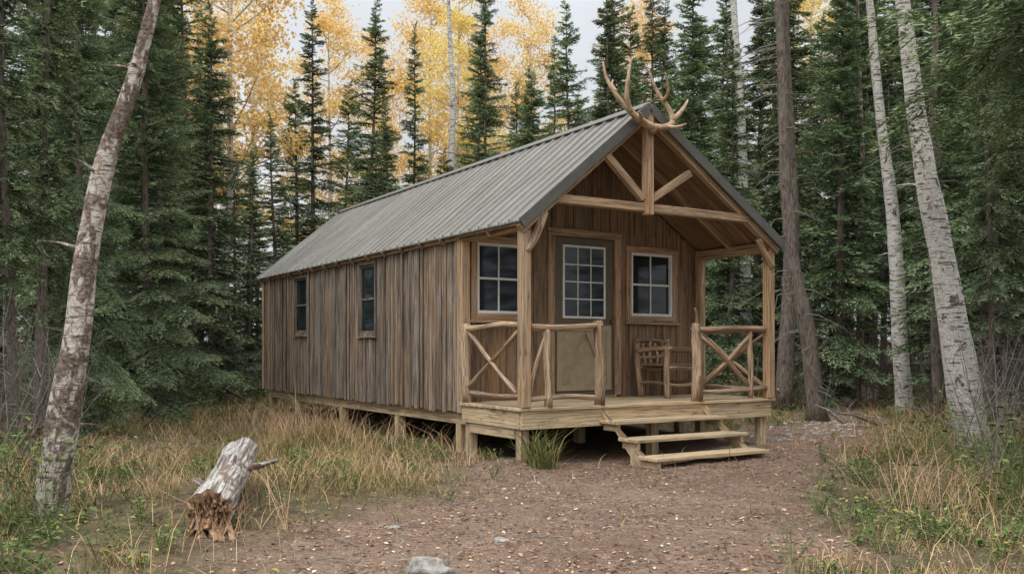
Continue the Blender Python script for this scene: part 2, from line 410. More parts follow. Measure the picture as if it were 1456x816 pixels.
dm.box(1.385,2.39,P+.012,P+.05,.03,2.155)
dw=(1.56,2.215,1.10,2.02)
gl.box(dw[0],dw[1],P+.002,P+.008,dw[2],dw[3])
fw=.03
for a,b,c,d in ((dw[0]-fw,dw[0],dw[2]-fw,dw[3]+fw),(dw[1],dw[1]+fw,dw[2]-fw,dw[3]+fw),(dw[0],dw[1],dw[2]-fw,dw[2]),(dw[0],dw[1],dw[3],dw[3]+fw)):
    wf.box(a,b,P-.008,P+.011,c,d)
for k in (1,2): x=dw[0]+(dw[1]-dw[0])*k/3; wf.box(x-.008,x+.008,P-.004,P+.0015,dw[2],dw[3])
for k in (1,2,3): z=dw[2]+(dw[3]-dw[2])*k/4; wf.box(dw[0],dw[1],P-.005,P+.001,z-.008,z+.008)
dm.box(1.43,2.34,P+.004,P+.0115,.10,.98,m=1)
for a,b,c,d in ((1.43,1.51,.10,.98),(2.26,2.34,.10,.98),(1.51,2.26,.10,.18),(1.51,2.26,.90,.98)): dm.box(a,b,P-.012,P+.003,c,d,m=1)
dm.beam((1.53,P-.004,.20),(1.885,P-.004,.88),.014,.06,up=(0,1,0),m=1); dm.beam((2.24,P-.004,.20),(1.895,P-.002,.88),.014,.06,up=(0,1,0),m=1)
dm.tube([(2.345,P-.05,1.04),(2.345,P+.012,1.04)],[.028,.018],10,m=2)
gl.obj('window_panes',M_glass,cab); wf.obj('white_window_frames',M_white,cab,.002); tr.obj('front_trim',M_trim,cab,.003)
sd.obj('side_window_frames',M_side,cab,.003); dm.obj('door',[M_door,M_doorp,M_rake],cab,.002)

# ---- deck
mb=MB(); t=-.04
while t<P-.06:
    mb.box(-.05+R.uniform(-.01,.01),W+.05+R.uniform(-.01,.01),t,t+.132,-.036,R.uniform(-.002,.002),a=(1,0,0)); t+=.139
mb.box(-.01,W+.01,-.01,.03,-.245,-.037,a=(1,0,0))
mb.box(-.02,.02,.031,P-.03,-.24,-.037,a=(0,1,0)); mb.box(W-.02,W+.02,.031,P-.03,-.24,-.037,a=(0,1,0))
for s_ in np.arange(.4,W-.2,.45): mb.box(s_,s_+.04,.04,P-.05,-.2,-.038,a=(0,1,0))
def gh(s_,t_): 
    x,y=w2(s_,t_); return hz(x,y)-DECKZ
for s_,t_ in ((.07,.10),(.07,P-.12),(W-.08,.10),(W-.08,P-.12),(2.0,.12)):
    mb.box(s_-.055,s_+.055,t_-.055,t_+.055,gh(s_,t_)-.15,-.20)
mb.box(.0,.1,.17,P-.2,-.36,-.242,a=(0,1,0))
mb.obj('porch_deck',M_deck,cab,.004)
mb=MB()
for s_ in (.14,W/2,W-.14):
    mb.box(s_-.06,s_+.06,P,P+L-.05,-.29,-.145,a=(0,1,0))
    for t_ in (P+.25,3.48,5.64,7.8,P+L-.2): mb.box(s_-.06,s_+.06,t_-.06,t_+.06,gh(s_,t_)-.1,-.292)
for t_ in np.arange(P+.1,P+L,.6): mb.box(.02,W-.02,t_,t_+.04,-.144,-.10,a=(1,0,0))
mb.obj('floor_skids_and_piers',M_deck,cab,.004)
mb=MB(); sx0,sx1=1.12,2.78
zs=[-.175,-.355,-.53]; ts=[-.33,-.68,-1.03]
for z,t in zip(zs,ts):
    for k in range(2): mb.box(sx0-.05,sx1+.05,t+k*.162-.0,t+k*.162+.155,z-.038,z+R.uniform(-.002,.002),a=(1,0,0))
gz=gh((sx0+sx1)/2,-.95)
for s_ in (sx0+.02,sx1-.02):
    mb.hexa([(s_-.02,-.99,gz-.03),(s_+.02,-.99,gz-.03),(s_+.02,-.62,gz-.03),(s_-.02,-.62,gz-.03),
             (s_-.02,-.02,-.14),(s_+.02,-.02,-.14),(s_+.02,-.012,-.06),(s_-.02,-.012,-.06)],(0,.8,.55))
    for z,t in zip(zs,ts): mb.box(s_-.022,s_+.022,t+.03,t+.30,z-.12,z-.039,a=(0,1,0))
    mb.box(s_-.023,s_+.023,-.96,-.88,gz-.05,zs[2]-.04); mb.box(s_-.023,s_+.023,-.60,-.52,gz-.05,zs[1]-.04); 
mb.obj('porch_steps',M_deck,cab,.005)
# porch posts + railings
mb=MB()
def log(p0,p1,r0,r1=None,n=9,amp=.25,seg=9,bend=.012):
    p0=Vector(p0);p1=Vector(p1); r1=r0 if r1 is None else r1
    o=(p1-p0).orthogonal().normalized(); o2=(p1-p0).normalized().cross(o); ph=R.uniform(0,6)
    pts=[];rad=[]
    for i in range(seg+1):
        f=i/seg; pts.append(p0.lerp(p1,f)+o*bend*math.sin(ph+f*5)+o2*bend*math.cos(ph+f*4)); rad.append((r0+(r1-r0)*f)*R.uniform(.93,1.07))
    mb.tube(pts,rad,n,amp)
pp=MB()
pp.beam((.03,.0,.0),(.03,.0,ZE-.07),.12,.12,up=(0,1,0)); pp.beam((W-.03,.0,.0),(W-.03,.0,ZE-.10),.12,.12,up=(0,1,0))
pp.beam((W-.06,P-.12,0),(W-.06,P-.12,ZE-.10),.10,.10,up=(0,1,0)); 
pp.obj('porch_posts',M_trim,cab,.012)
log((.04,-.05,ZE-.32),(.27,-.05,ZE+.12),.045,.06,bend=.02); log((W-.04,-.05,ZE-.32),(W-.27,-.05,ZE+.06),.04,.055)
log((-.0,P-.12,0),(-.0,P-.12,.97),.06,.06,9,.45)
log((.0,P-.1,.92),(.0,.06,.92),.035); log((.0,P-.1,.12),(.0,.06,.12),.032)
log((.0,P-.15,.86),(.0,.10,.16),.028); log((.0,P-.15,.16),(.0,.10,.86),.028)
log((.34,-.0,0),(.34,-.0,.93),.045,.04,9,.4); log((1.08,-.0,0),(1.08,-.0,.99),.062,.058,10,.5)
log((.08,-.0,.91),(1.12,-.0,.92),.036); log((.08,0,.10),(1.08,0,.10),.03)
log((.08,.0,.16),(.33,.0,.84),.026)
log((2.62,0,0),(2.62,0,.98),.062,.058,10,.5); log((2.56,0,.915),(W-.06,0,.915),.036); log((2.6,0,.12),(W-.06,0,.12),.032)
log((2.68,.0,.84),(3.60,.0,.16),.028); log((2.68,.01,.16),(3.60,.01,.84),.028); log((3.58,0,.02),(3.58,0,.90),.04)
log((W-.03,.06,.91),(W-.03,P-.1,.91),.035); log((W-.03,.06,.12),(W-.03,P-.1,.12),.032)
log((W-.03,.1,.16),(W-.03,P-.15,.84),.028); log((W-.03,.1,.84),(W-.03,P-.15,.16),.028)
log((2.70,.06,.9),(2.62,.03,1.18),.03,.015)
mb.obj('log_railing',M_log,cab,0,True)

# ---- chair
ch=bpy.data.objects.new('log_armchair',None); COL.objects.link(ch); x,y=w2(2.98,.92); ch.location=(x,y,DECKZ); ch.rotation_euler=(0,0,ANG+.12)
mb=MB()
for sx in (-.29,.29):
    log((sx,-.24,0),(sx,-.24,.66),.04); log((sx,.24,0),(sx*1.03,.30,.80),.04)
    log((sx,-.30,.66),(sx,.30,.64),.04); log((sx,-.24,.2),(sx,.24,.2),.022)
log((-.29,-.24,.40),(.29,-.24,.40),.03); log((-.29,.24,.40),(.29,.24,.40),.03); log((-.29,-.24,.18),(.29,-.24,.18),.022)
log((-.33,.29,.77),(.33,.29,.77),.035); log((-.29,.27,.55),(.29,.27,.55),.025)
for k in range(4): x=-.18+.12*k; log((x,.26,.46),(x,.295,.77),.02)
mb.obj('log_frame',M_log,ch,0,True)
mb=MB()
for k in range(4): mb.box(-.30,.30,-.26+k*.125,-.26+k*.125+.117,.432,.462,a=(1,0,0))
mb.obj('seat_slats',M_front,ch,.004)

# ---- antlers
an=MB()
def AP(px,py,t=-.2): return (SR+(px-919)/93.,t,3.33+(178-py)/120.)
def at(pts,ts,r0,r1):
    P_=[Vector(AP(p[0],p[1],t)) for p,t in zip(pts,ts)]
    Q=[]
    for i in range(len(P_)-1):
        a=P_[max(i-1,0)];b=P_[i];c=P_[i+1];d=P_[min(i+2,len(P_)-1)]
        for k in range(5):
            u=k/5; Q.append(.5*((2*b)+(c-a)*u+(2*a-5*b+4*c-d)*u*u+(3*b-a-3*c+d)*u**3))
    Q.append(P_[-1]); n=len(Q); an.tube(Q,[1.4*(r0+(r1-r0)*(i/(n-1))**1.3) for i in range(n)],8,.12,.5)
at([(917,181),(903,177),(886,168),(868,147),(859,120),(857,96)],[-.2,-.22,-.24,-.2,-.12,-.08],.036,.007)
at([(884,166),(875,146),(876,118),(883,92)],[-.24,-.28,-.30,-.26],.026,.006)
at([(866,140),(868,128),(873,118)],[-.2,-.1,-.05],.02,.006)
at([(900,176),(890,172),(880,172)],[-.22,-.34,-.42],.02,.006)
at([(920,181),(933,180),(944,171),(943,152),(931,125),(921,92)],[-.2,-.22,-.24,-.2,-.12,-.08],.036,.007)
at([(944,168),(957,151),(969,133)],[-.24,-.26,-.22],.026,.006)
at([(936,139),(933,129),(925,105)],[-.18,-.3,-.34],.018,.005)
at([(935,178),(942,180),(950,176)],[-.22,-.34,-.42],.02,.006)
an.tube([AP(919,186,-.165),AP(919,183,-.2),AP(919,178,-.235)],[.06,.055,.03],10,.1,.5)
m=NT('antler_bone'); tc=m.n('ShaderNodeTexCoord').outputs['Object']; f=m.noise(tc,9,5,.6); f2=m.noise(tc,60,3)
c=m.mix(m.ramp(f,[(.35,0.),(.65,1.)]),(.25,.155,.085),(.52,.38,.245)); m.color(c); m.rough(.55); m.bump(f2,.4,.004)
M_antler=m.mat
o=add_obj('elk_antlers',an.mesh('elk_antlers',M_antler,True)); o.location=A; o.rotation_euler=(0,0,ANG)

# ------------------------------------------------------------------ vegetation
def rotm(yaw,pitch,roll=0):
    cy,sy=math.cos(yaw),math.sin(yaw); cp,sp=math.cos(pitch),math.sin(pitch); cr,sr_=math.cos(roll),math.sin(roll)
    Rz=np.array([[cy,-sy,0],[sy,cy,0],[0,0,1]]); Ry=np.array([[cp,0,-sp],[0,1,0],[sp,0,cp]]); Rx=np.array([[1,0,0],[0,cr,-sr_],[0,sr_,cr]])
    return Rz@Ry@Rx
def branch_proto(Lb,rng,dens=1.0,el=.075,ew=.018):
    Vs=[];Ts=[]
    def elems(P0,D,t0,spread,ln):
        n=len(P0); rn=rng.normal(0,.35,(n,3)); d=D+spread+rn*.7
        d/=np.linalg.norm(d,axis=1)[:,None]
        s=np.cross(d,rng.normal(0,1,(n,3))+np.array([0,0,1.5])); s/=np.linalg.norm(s,axis=1)[:,None]+1e-9
        w=ew*rng.uniform(.7,1.3,(n,1)); l=ln*rng.uniform(.7,1.3,(n,1))
        a=P0-s*w*.5; b=P0+s*w*.5; c=P0+d*l
        Vs.append(np.stack([a,b,c],1).reshape(-1,3))
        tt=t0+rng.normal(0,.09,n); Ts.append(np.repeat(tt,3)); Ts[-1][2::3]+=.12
    a_,b_,c_=rng.uniform(0,.1),rng.uniform(.35,.6),rng.uniform(.15,.35)
    zc=lambda x: Lb*(a_*x-b_*x*x+c_*x**3)
    ns=max(5,int(15*Lb*dens)+4)
    for k in range(ns*2):
        side=1 if k%2 else -1; x=.1+.9*(k/(ns*2))**.85
        ll=Lb*(.42*(1-x)**.75+.03)*rng.uniform(.7,1.15)
        if x<.25: ll*=.7
        ll=min(ll,.65)+.03
        an_=rng.uniform(.75,1.1); D=np.array([math.cos(an_),side*math.sin(an_),rng.uniform(-.35,.0)])
        o=np.array([x*Lb,0,zc(x)])
        n=max(4,int(ll/.022*dens)); f=rng.uniform(0,1,n)[:,None]
        pts=o+D*ll*f+np.array([0,0,-1])*(ll*.35*f*f)
        perp=np.array([-D[1],D[0],0]); sg=np.where(rng.random(n)<.5,1,-1)[:,None]
        sp=perp*sg*.8
        elems(pts,np.repeat(D[None],n,0),.02+.55*f[:,0]+.35*x,sp,el)  # tips lighter by nature; inner needles darkened further to paint in shaded recesses
    n=int(Lb/.02*dens)+6; f=rng.uniform(.1,1,n)
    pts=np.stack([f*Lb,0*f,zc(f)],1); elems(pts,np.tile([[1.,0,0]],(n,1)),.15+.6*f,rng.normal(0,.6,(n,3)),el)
    st=np.array([[0,-.012,0],[0,.012,0],[Lb*.9,0,zc(.9)],[0,0,.015],[0,0,-.015],[Lb*.9,0,zc(.9)]]); Vs.append(st); Ts.append(np.zeros(6))
    return np.concatenate(Vs),np.concatenate(Ts)
protos={}
for Lb in (.35,.7,1.1,1.6,2.2):
    protos[Lb]=[branch_proto(Lb,NR,.72,.10,.026) for _ in range(3)]
protoD={Lb:[branch_proto(Lb,NR,1.25,.065,.015) for _ in range(3)] for Lb in (.35,.7,1.1,1.6,2.2)}
def make_spruce(name,H,zb,Lmax,sp=.24,nb=6,dead=True,pr=protos,power=.8,r0=.13):
    Vs=[];Ts=[]; z=zb; keys=sorted(pr)
    while z<H-.15:
        f=(z-zb)/(H-zb); ll=Lmax*(1-f)**power*min(1,.55+f*4)+.12
        ll*=R.uniform(.8,1.12)
        for k in range(nb):
            if R.random()<.14: continue
            l2=ll*R.uniform(.5,1.25); key=min(keys,key=lambda q:abs(q-l2)); V0,T0_=R.choice(pr[key])
            pitch=(-.32+.95*f)+R.uniform(-.13,.13)
            M_=rotm(R.uniform(0,6.283),pitch,R.uniform(-.3,.3))*(l2/key)
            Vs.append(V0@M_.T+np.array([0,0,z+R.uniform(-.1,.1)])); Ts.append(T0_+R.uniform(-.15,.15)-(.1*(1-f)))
        z+=sp*R.uniform(.7,1.4)*(1-.45*f)
    V0,T0_=pr[.35][0]; Vs.append(V0@rotm(0,1.5).T+np.array([0,0,H-.3])); Ts.append(T0_+.1)
    V=np.concatenate(Vs); T=np.clip(np.concatenate(Ts),0,1)
    nf=len(V)//3; F=np.arange(nf*3).reshape(-1,3)
    mb=MB(); n=9
    mb.tube([(0.03*math.sin(i*1.1),.03*math.cos(i*.9),-.3+(H+.2)*i/n) for i in range(n+1)],[r0*(1.25 if i==0 else 1)*(1-i/n*.95) for i in range(n+1)],9,.12,.5)
    if dead:
        zz=.3
        while zz<zb+2.0:
            yaw=R.uniform(0,6.28); l_=R.uniform(.4,1.3); dz=R.uniform(-.35,.1)
            p=Vector((0,0,zz)); pts=[p]
            for q in range(4):
                yaw+=R.uniform(-.25,.25); p=p+Vector((math.cos(yaw),math.sin(yaw),dz+R.uniform(-.2,.15)))*l_/4; pts.append(p)
            mb.tube(pts,[.011,.009,.007,.005,.002],3,0,.5,False,m=1)
            for q in range(3):
                b0=pts[1+q]; y2=yaw+R.choice((-1,1))*R.uniform(.5,1); e=b0+Vector((math.cos(y2),math.sin(y2),R.uniform(-.5,.1)))*R.uniform(.12,.4)
                mb.tube([b0,e],[.005,.002],3,0,.5,False,m=1)
            zz+=R.uniform(.05,.14)
    tm=mb.mesh(name+'_trunk',[M_bark,M_twig],True)
    nv=len(tm.vertices); tv=np.zeros(nv*3); tm.vertices.foreach_get('co',tv); tv=tv.reshape(-1,3)
    tm.calc_loop_triangles(); nt_=len(tm.loop_triangles); tf=np.zeros(nt_*3,int); tm.loop_triangles.foreach_get('vertices',tf)
    mi=np.zeros(nt_,int); tm.loop_triangles.foreach_get('material_index',mi)
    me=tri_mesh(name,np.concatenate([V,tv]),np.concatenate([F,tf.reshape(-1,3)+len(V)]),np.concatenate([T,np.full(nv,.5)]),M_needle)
    me.materials.append(M_bark); me.materials.append(M_twig)
    me.polygons.foreach_set('material_index',np.concatenate([np.zeros(nf,int),mi+1]).astype(np.int32))
    bpy.data.meshes.remove(tm)
    return me,H
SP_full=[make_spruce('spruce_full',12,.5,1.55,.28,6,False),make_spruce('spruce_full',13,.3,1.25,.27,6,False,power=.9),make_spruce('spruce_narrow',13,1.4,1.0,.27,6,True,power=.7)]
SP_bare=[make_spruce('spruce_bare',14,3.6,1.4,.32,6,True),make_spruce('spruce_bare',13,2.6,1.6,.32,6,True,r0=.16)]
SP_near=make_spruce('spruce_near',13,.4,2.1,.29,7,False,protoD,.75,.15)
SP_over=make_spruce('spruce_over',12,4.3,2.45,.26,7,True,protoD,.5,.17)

def put(me_h,x,y,h,wid=1.0,parent=None,name='spruce_tree',lean=0):
    me,H=me_h; s=h/H; sx=s*wid
    add_obj(name,me,parent,(x,y,hz(x,y)-.03),(R.uniform(-.03,.03),R.uniform(-.03,.03)+lean,R.uniform(0,6.28)),(sx,sx,s))
def PX(px,d): return (px-728)/1290*d
def HT(ytop,d): return 1.25+(497-ytop)*d/1290
placed=[]
def place(px,ytop,d,kind,wid=1.0):
    x=PX(px,d); h=HT(ytop,d); put(kind,x,d,h,wid); placed.append((x,d))
place(215,-130,15.5,SP_near,1.05); place(120,-250,13,SP_near,.75); place(300,20,20,SP_full[0],1.1)
place(352,205,23,SP_full[1],1.3); place(395,160,27,SP_full[1],1.2); place(447,0,24.5,SP_full[1],1.05); place(520,5,28,SP_full[0],.95)
place(590,42,29,SP_full[1],.8); place(555,150,25,SP_full[1],1.2); place(485,120,30,SP_full[0],1.); place(640,215,26,SP_full[0],1.1)
place(690,-60,25,SP_bare[0],.8); place(740,120,27,SP_full[1],1.1); place(820,8,26,SP_full[0],.9); place(785,60,30,SP_full[1],1.)
place(870,-30,25,SP_full[1],1.); place(985,-60,23,SP_full[0],1.15); place(1040,60,21,SP_full[0],1.); place(1075,-40,27,SP_full[1],1.2)
place(1190,-80,20,SP_full[0],1.1); place(1120,-150,24,SP_full[2],1.2); place(1340,-120,17,SP_full[2],1.3); place(1400,-200,15,SP_bare[1],1.2)
place(670,60,31,SP_full[0],1.); place(425,120,32,SP_full[0],1.1)
place(20,-400,9.6,SP_bare[0],.8); place(52,-400,11.5,SP_bare[1],.7); place(90,-200,16,SP_bare[0],.9); place(1412,-250,12.3,SP_bare[0],.6)
put(SP_over,5.35,8.3,10.5,1.0)
put(SP_bare[1],-6.4,7.2,11,.8)
forest=bpy.data.objects.new('distant_spruce_forest',None); COL.objects.link(forest)
tries=0; cnt=0
while cnt<165 and tries<9000:
    tries+=1
    y=R.uniform(8,40); x=R.uniform(-.64*y-1.2,.64*y+1.2); px=728+1290*x/y
    dx,dy=x-A.x,y-A.y; s_=.847*dx+.531*dy; t_=-.531*dx+.847*dy
    if -2.6<s_<W+2.3 and -4<t_<P+L+2.5: continue
    if y<12 and not (x<-.62*y or x>.62*y): continue
    if 12<=y<21:
        if -6.6<x<6.6+ (y-12)*.12: continue
    if any((x-a)**2+(y-b)**2<(1.9 if y<24 else 2.15)**2 for a,b in placed): continue
    if 320<px<665: ytop=R.uniform(170,330); kind=R.choice(SP_full)
    elif 665<=px<850: ytop=R.uniform(60,240); kind=R.choice(SP_full)
    elif 850<=px<1090: ytop=R.uniform(-30,130); kind=R.choice(SP_full+SP_bare[:1])
    else: ytop=R.uniform(-140,90); kind=R.choice(SP_full+SP_bare)
    h=min(max(HT(ytop,y),3.2),17)
    put(kind,x,y,h,R.uniform(.9,1.3) if h>8 else R.uniform(1.2,1.8),forest,'spruce'); placed.append((x,y)); cnt+=1
print('forest',cnt,tries)

# deciduous
def make_decid(name,H,path,r0,barkm,crown0,nclump,nleaf,lw=.075,cr=1.6,leafmat=M_yellow,spread=.42,taper=.65,stubs=0):
    mb=MB(); pts=[Vector(p) for p in path]; n=len(pts)
    mb.tube(pts,[r0*(1.3 if i==0 else 1)*(1-.86*i/(n-1)) for i in range(n)],14,.13,.5,fr=2.2)
    def along(f):
        q=f*(n-1); i=min(int(q),n-2); return pts[i].lerp(pts[i+1],q-i)
    for k in range(stubs):
        f=R.uniform(.08,.75); b=along(f); yaw=R.uniform(0,6.28); l_=R.uniform(.04,.25)+r0
        q=Vector((math.cos(yaw),math.sin(yaw),R.uniform(-.3,.5))); mb.tube([b,b+q*l_*.6,b+q*l_+Vector((0,0,-.08*l_))],[.018,.010,.004],5,.2,.5)
    cl=[]
    for k in range(nclump):
        f=crown0+(1-crown0)*(k+.5)/nclump; b=along(f); yaw=R.uniform(0,6.28); l_=cr*(1-taper*((f-crown0)/(1-crown0)))*R.uniform(.4,1.15)
        e=b+Vector((math.cos(yaw)*l_,math.sin(yaw)*l_,l_*R.uniform(.3,.8)))
        mid=b.lerp(e,.5)+Vector((0,0,-.05*l_)); mb.tube([b,mid,e],[r0*.22,r0*.13,.008],5,0,.5,False)
        for j in range(3):
            g_=b.lerp(e,R.uniform(.5,1)); e2=g_+Vector((R.uniform(-1,1),R.uniform(-1,1),R.uniform(-.2,1)))*.45; mb.tube([g_,e2],[.01,.004],3,0,.5,False); cl.append(e2)
        cl.append(e)
    me=mb.mesh(name+'_wood',barkm,True)
    cl=np.array([tuple(c) for c in cl]); ci=NR.integers(0,len(cl),nleaf); c=cl[ci]+NR.normal(0,spread,(nleaf,3))*np.array([1,1,.7])
    d=NR.normal(0,1,(nleaf,3)); d/=np.linalg.norm(d,axis=1)[:,None]; s=np.cross(d,NR.normal(0,1,(nleaf,3))); s/=np.linalg.norm(s,axis=1)[:,None]
    w=lw*NR.uniform(.6,1.3,(nleaf,1)); a=c-d*w*.6; b=c+s*w*.5; e=c+d*w*.6; f=c-s*w*.5
    V=np.stack([a,b,e,f],1).reshape(-1,3); i0=np.arange(nleaf)*4; F=np.concatenate([np.stack([i0,i0+1,i0+2],1),np.stack([i0,i0+2,i0+3],1)])
    T=np.repeat(np.clip(NR.normal(.5,.2,nleaf)+NR.normal(0,.22,len(cl))[ci],0,1),4)
    return me,tri_mesh(name+'_leaves',V,F,T,leafmat)
asp=[make_decid('aspen',17,[(0,0,0),(.15,.1,3),(.1,.3,6),(.3,.2,9.5),(.2,.3,13),(.3,.3,17)],.15,M_birch,.30,42,14500,.095,2.8,spread=.31,taper=.55) for _ in range(3)]
def tree2(name,mm,loc,rz=0,sc=1.0):
    e=bpy.data.objects.new(name,None); COL.objects.link(e); e.location=loc; e.rotation_euler=(0,0,rz); e.scale=(sc,sc,sc)
    add_obj('trunk_and_limbs',mm[0],e); add_obj('leaves',mm[1],e)
for px,d,sc in ((312,31,1.15),(352,40,1.0),(478,38,.88),(600,38,.95),(640,34,.83),(548,44,.9),(690,41,.9),(765,38,.88),(1140,38,1.0),(905,44,1.0),(255,42,1.1)):
    x=PX(px,d); tree2('aspen_tree',R.choice(asp),(x,d,hz(x,d)-.05),R.uniform(0,6),sc)

def bpath(pts):
    out=[]
    for px,py,d in pts: out.append(Vector((PX(px,d),d,1.25+(497-py)*d/1290)))
    return out
def near_birch(name,pts,r0,mat,top,nl=2500,c0=.76,stubs=8):
    P_=bpath(pts); b=P_[0].copy(); b.z=hz(b.x,b.y)-.12; P_[0]=b
    d=(P_[-1]-P_[-2]).normalized(); P_.append(P_[-1]+d*top*.5+Vector((0,0,.1))); P_.append(P_[-1]+(d+Vector((0,0,.6))).normalized()*top*.5)
    Q=[]
    for i in range(len(P_)-1):
        a=P_[max(i-1,0)];b_=P_[i];c=P_[i+1];dd=P_[min(i+2,len(P_)-1)]
        for k in range(7):
            u=k/7; Q.append(.5*((2*b_)+(c-a)*u+(2*a-5*b_+4*c-dd)*u*u+(3*b_-a-3*c+dd)*u**3))
    Q.append(P_[-1]); o=Q[0].copy(); Q=[q-o for q in Q]
    tree2(name,make_decid(name,0,Q,r0,mat,c0,12,nl,.06,1.2,spread=.3,stubs=stubs),o)
near_birch('birch_tree',[(72,742,6.6),(88,610,6.6),(110,480,6.6),(122,370,6.65),(148,235,6.7),(188,120,6.75),(220,0,6.8)],.125,M_oldbirch,6,900,.86,6)
near_birch('birch_tree',[(1388,640,11.3),(1368,540,11.3),(1350,420,11.3),(1325,290,11.3),(1303,160,11.3),(1282,0,11.3)],.22,M_birch,5,1800,.82)
near_birch('birch_tree',[(1287,580,18),(1278,450,18),(1268,300,18),(1250,150,18),(1236,0,18)],.17,M_birch,6)
near_birch('birch_tree',[(1062,560,24),(1060,400,24),(1055,200,24),(1043,0,24)],.17,M_birch,6)
near_birch('birch_tree',[(643,480,30),(640,300,30),(644,150,30),(640,60,30)],.15,M_birch,5)
near_birch('birch_tree',[(1228,560,20),(1222,420,20),(1226,250,20),(1222,100,20)],.08,M_oldbirch,4)
def dark_trunk(pts,r0,h):
    P_=bpath(pts); b=P_[0].copy(); b.z=hz(b.x,b.y)-.1; P_[0]=b; P_.append(P_[-1]+Vector((0,0,h)))
    mb=MB(); o=P_[0].copy(); Q=[]
    for i in range(len(P_)-1):
        for k in range(4): Q.append(P_[i].lerp(P_[i+1],k/4)-o)
    Q.append(P_[-1]-o); n=len(Q); mb.tube(Q,[r0*(1.35 if i==0 else 1)*(1-.75*i/n) for i in range(n)],11,.15,.5)
    for k in range(90):
        i=R.randrange(2,n-1); p=Q[i]+Vector((0,0,R.uniform(-.3,.3))); yaw=R.uniform(0,6.28); l_=R.uniform(.3,1.2)
        mb.tube([p,p+Vector((math.cos(yaw),math.sin(yaw),-.1))*l_*.5,p+Vector((math.cos(yaw+.3),math.sin(yaw+.3),-.35))*l_],[.014,.009,.003],3,0,.5,False,m=1)
    e=bpy.data.objects.new('spruce_tree',None); COL.objects.link(e); e.location=o
    add_obj('trunk',mb.mesh('trunk',[M_bark,M_twig],True),e)
    add_obj('crown',SP_full[0][0],e,tuple(Q[-5]),(0,0,R.uniform(0,6)),(.6,.6,.6))
dark_trunk([(1162,562,17),(1150,480,17),(1128,380,17),(1116,250,17),(1112,100,17),(1104,-60,17)],.17,5)
dark_trunk([(1112,575,19),(1122,430,19),(1128,300,19),(1120,150,19),(1112,-40,19)],.19,5)
dark_trunk([(1335,560,16),(1330,420,16),(1322,250,16),(1330,60,16),(1328,-40,16)],.10,4)

# ------------------------------------------------------------------ grass
def blades(n,xr,yr,hmin,hmax,w,accept,tintf,name,mat,pw=1.35):
    x=NR.uniform(*xr,n); y=yr[0]+(yr[1]-yr[0])*NR.random(n)**pw
    keep=accept(x,y); x=x[keep]; y=y[keep]; n=len(x)
    z=height(x,y)-.005; h=(hmin+(hmax-hmin)*NR.random(n)**1.6)*(.4+1.2*vn(x*.8,y*.8,8))*(.6+.8*vn(x*3.5,y*3.5,18))
    yaw=NR.uniform(0,6.283,n); lean=NR.uniform(.2,1.3,n)*h; ww=w*NR.uniform(.6,1.4,n)*(1+y*.03)
    dx,dy=np.cos(yaw),np.sin(yaw); fy_=NR.uniform(0,6.283,n); sx,sy=np.cos(fy_)*ww/2,np.sin(fy_)*ww/2
    B=np.stack([x,y,z],1); 
    def P3(f,l): return np.stack([x+dx*lean*l,y+dy*lean*l,z+h*f],1)
    S=np.stack([sx,sy,0*sx],1)
    a=B-S;b=B+S; m_=P3(.6,.35); c=m_-S*.8; d=m_+S*.8; e=P3(.95,1.0)
    V=np.stack([a,b,c,d,e],1).reshape(-1,3); i0=np.arange(n)*5
    F=np.concatenate([np.stack([i0,i0+1,i0+3],1),np.stack([i0,i0+3,i0+2],1),np.stack([i0+2,i0+3,i0+4],1)])
    T=np.repeat(np.clip(tintf(x,y)+NR.normal(0,.17,n),0,1),5)
    add_obj(name,tri_mesh(name,V,F,T,mat)); print(name,n)
def inside_cabin(x,y,mrg=0):
    dx,dy=x-A.x,y-A.y; s_=.847*dx+.531*dy; t_=-.531*dx+.847*dy
    return (s_>-.05-mrg)&(s_<W+.05+mrg)&(t_>-.1-mrg)&(t_<P+L+.2+mrg)
def acc(x,y):
    p=pathmask(x,y); d=np.clip((vn(x*.7,y*.7,6)-.2)*1.9,0.10,1)*np.clip((vn(x*3.2,y*3.2,9)-.2)*1.7,.08,1)
    return (NR.random(len(x))<(1-p)**1.5*d+.010)&~inside_cabin(x,y)
blades(340000,(-9,10),(3.6,21),.04,.23,.0048,acc,lambda x,y:.26+.5*vn(x*.5,y*.5,12)-.10*(np.abs(x)>5)+.4*(vn(x*1.6,y*1.6,41)-.5),'dry_grass',M_grass)
def acc2(x,y): return (NR.random(len(x))<((1-pathmask(x,y))**2)*np.clip((vn(x*.8,y*.8,14)-.60)*4,0,1))&~inside_cabin(x,y,.1)
blades(32000,(-8,9),(3.6,16),.26,.56,.0035,acc2,lambda x,y:.72+0*x,'tall_seed_grass',M_grass)
gx,gy=w2(.1,-.22)
blades(60000,(gx-.6,gx+.4),(gy-.3,gy+.5),.14,.36,.008,lambda a,b:((a-gx)**2+(b-gy)**2<.17**2)&(NR.random(len(a))<.035),lambda x,y:.15+0*x,'green_grass_tuft',M_grass)

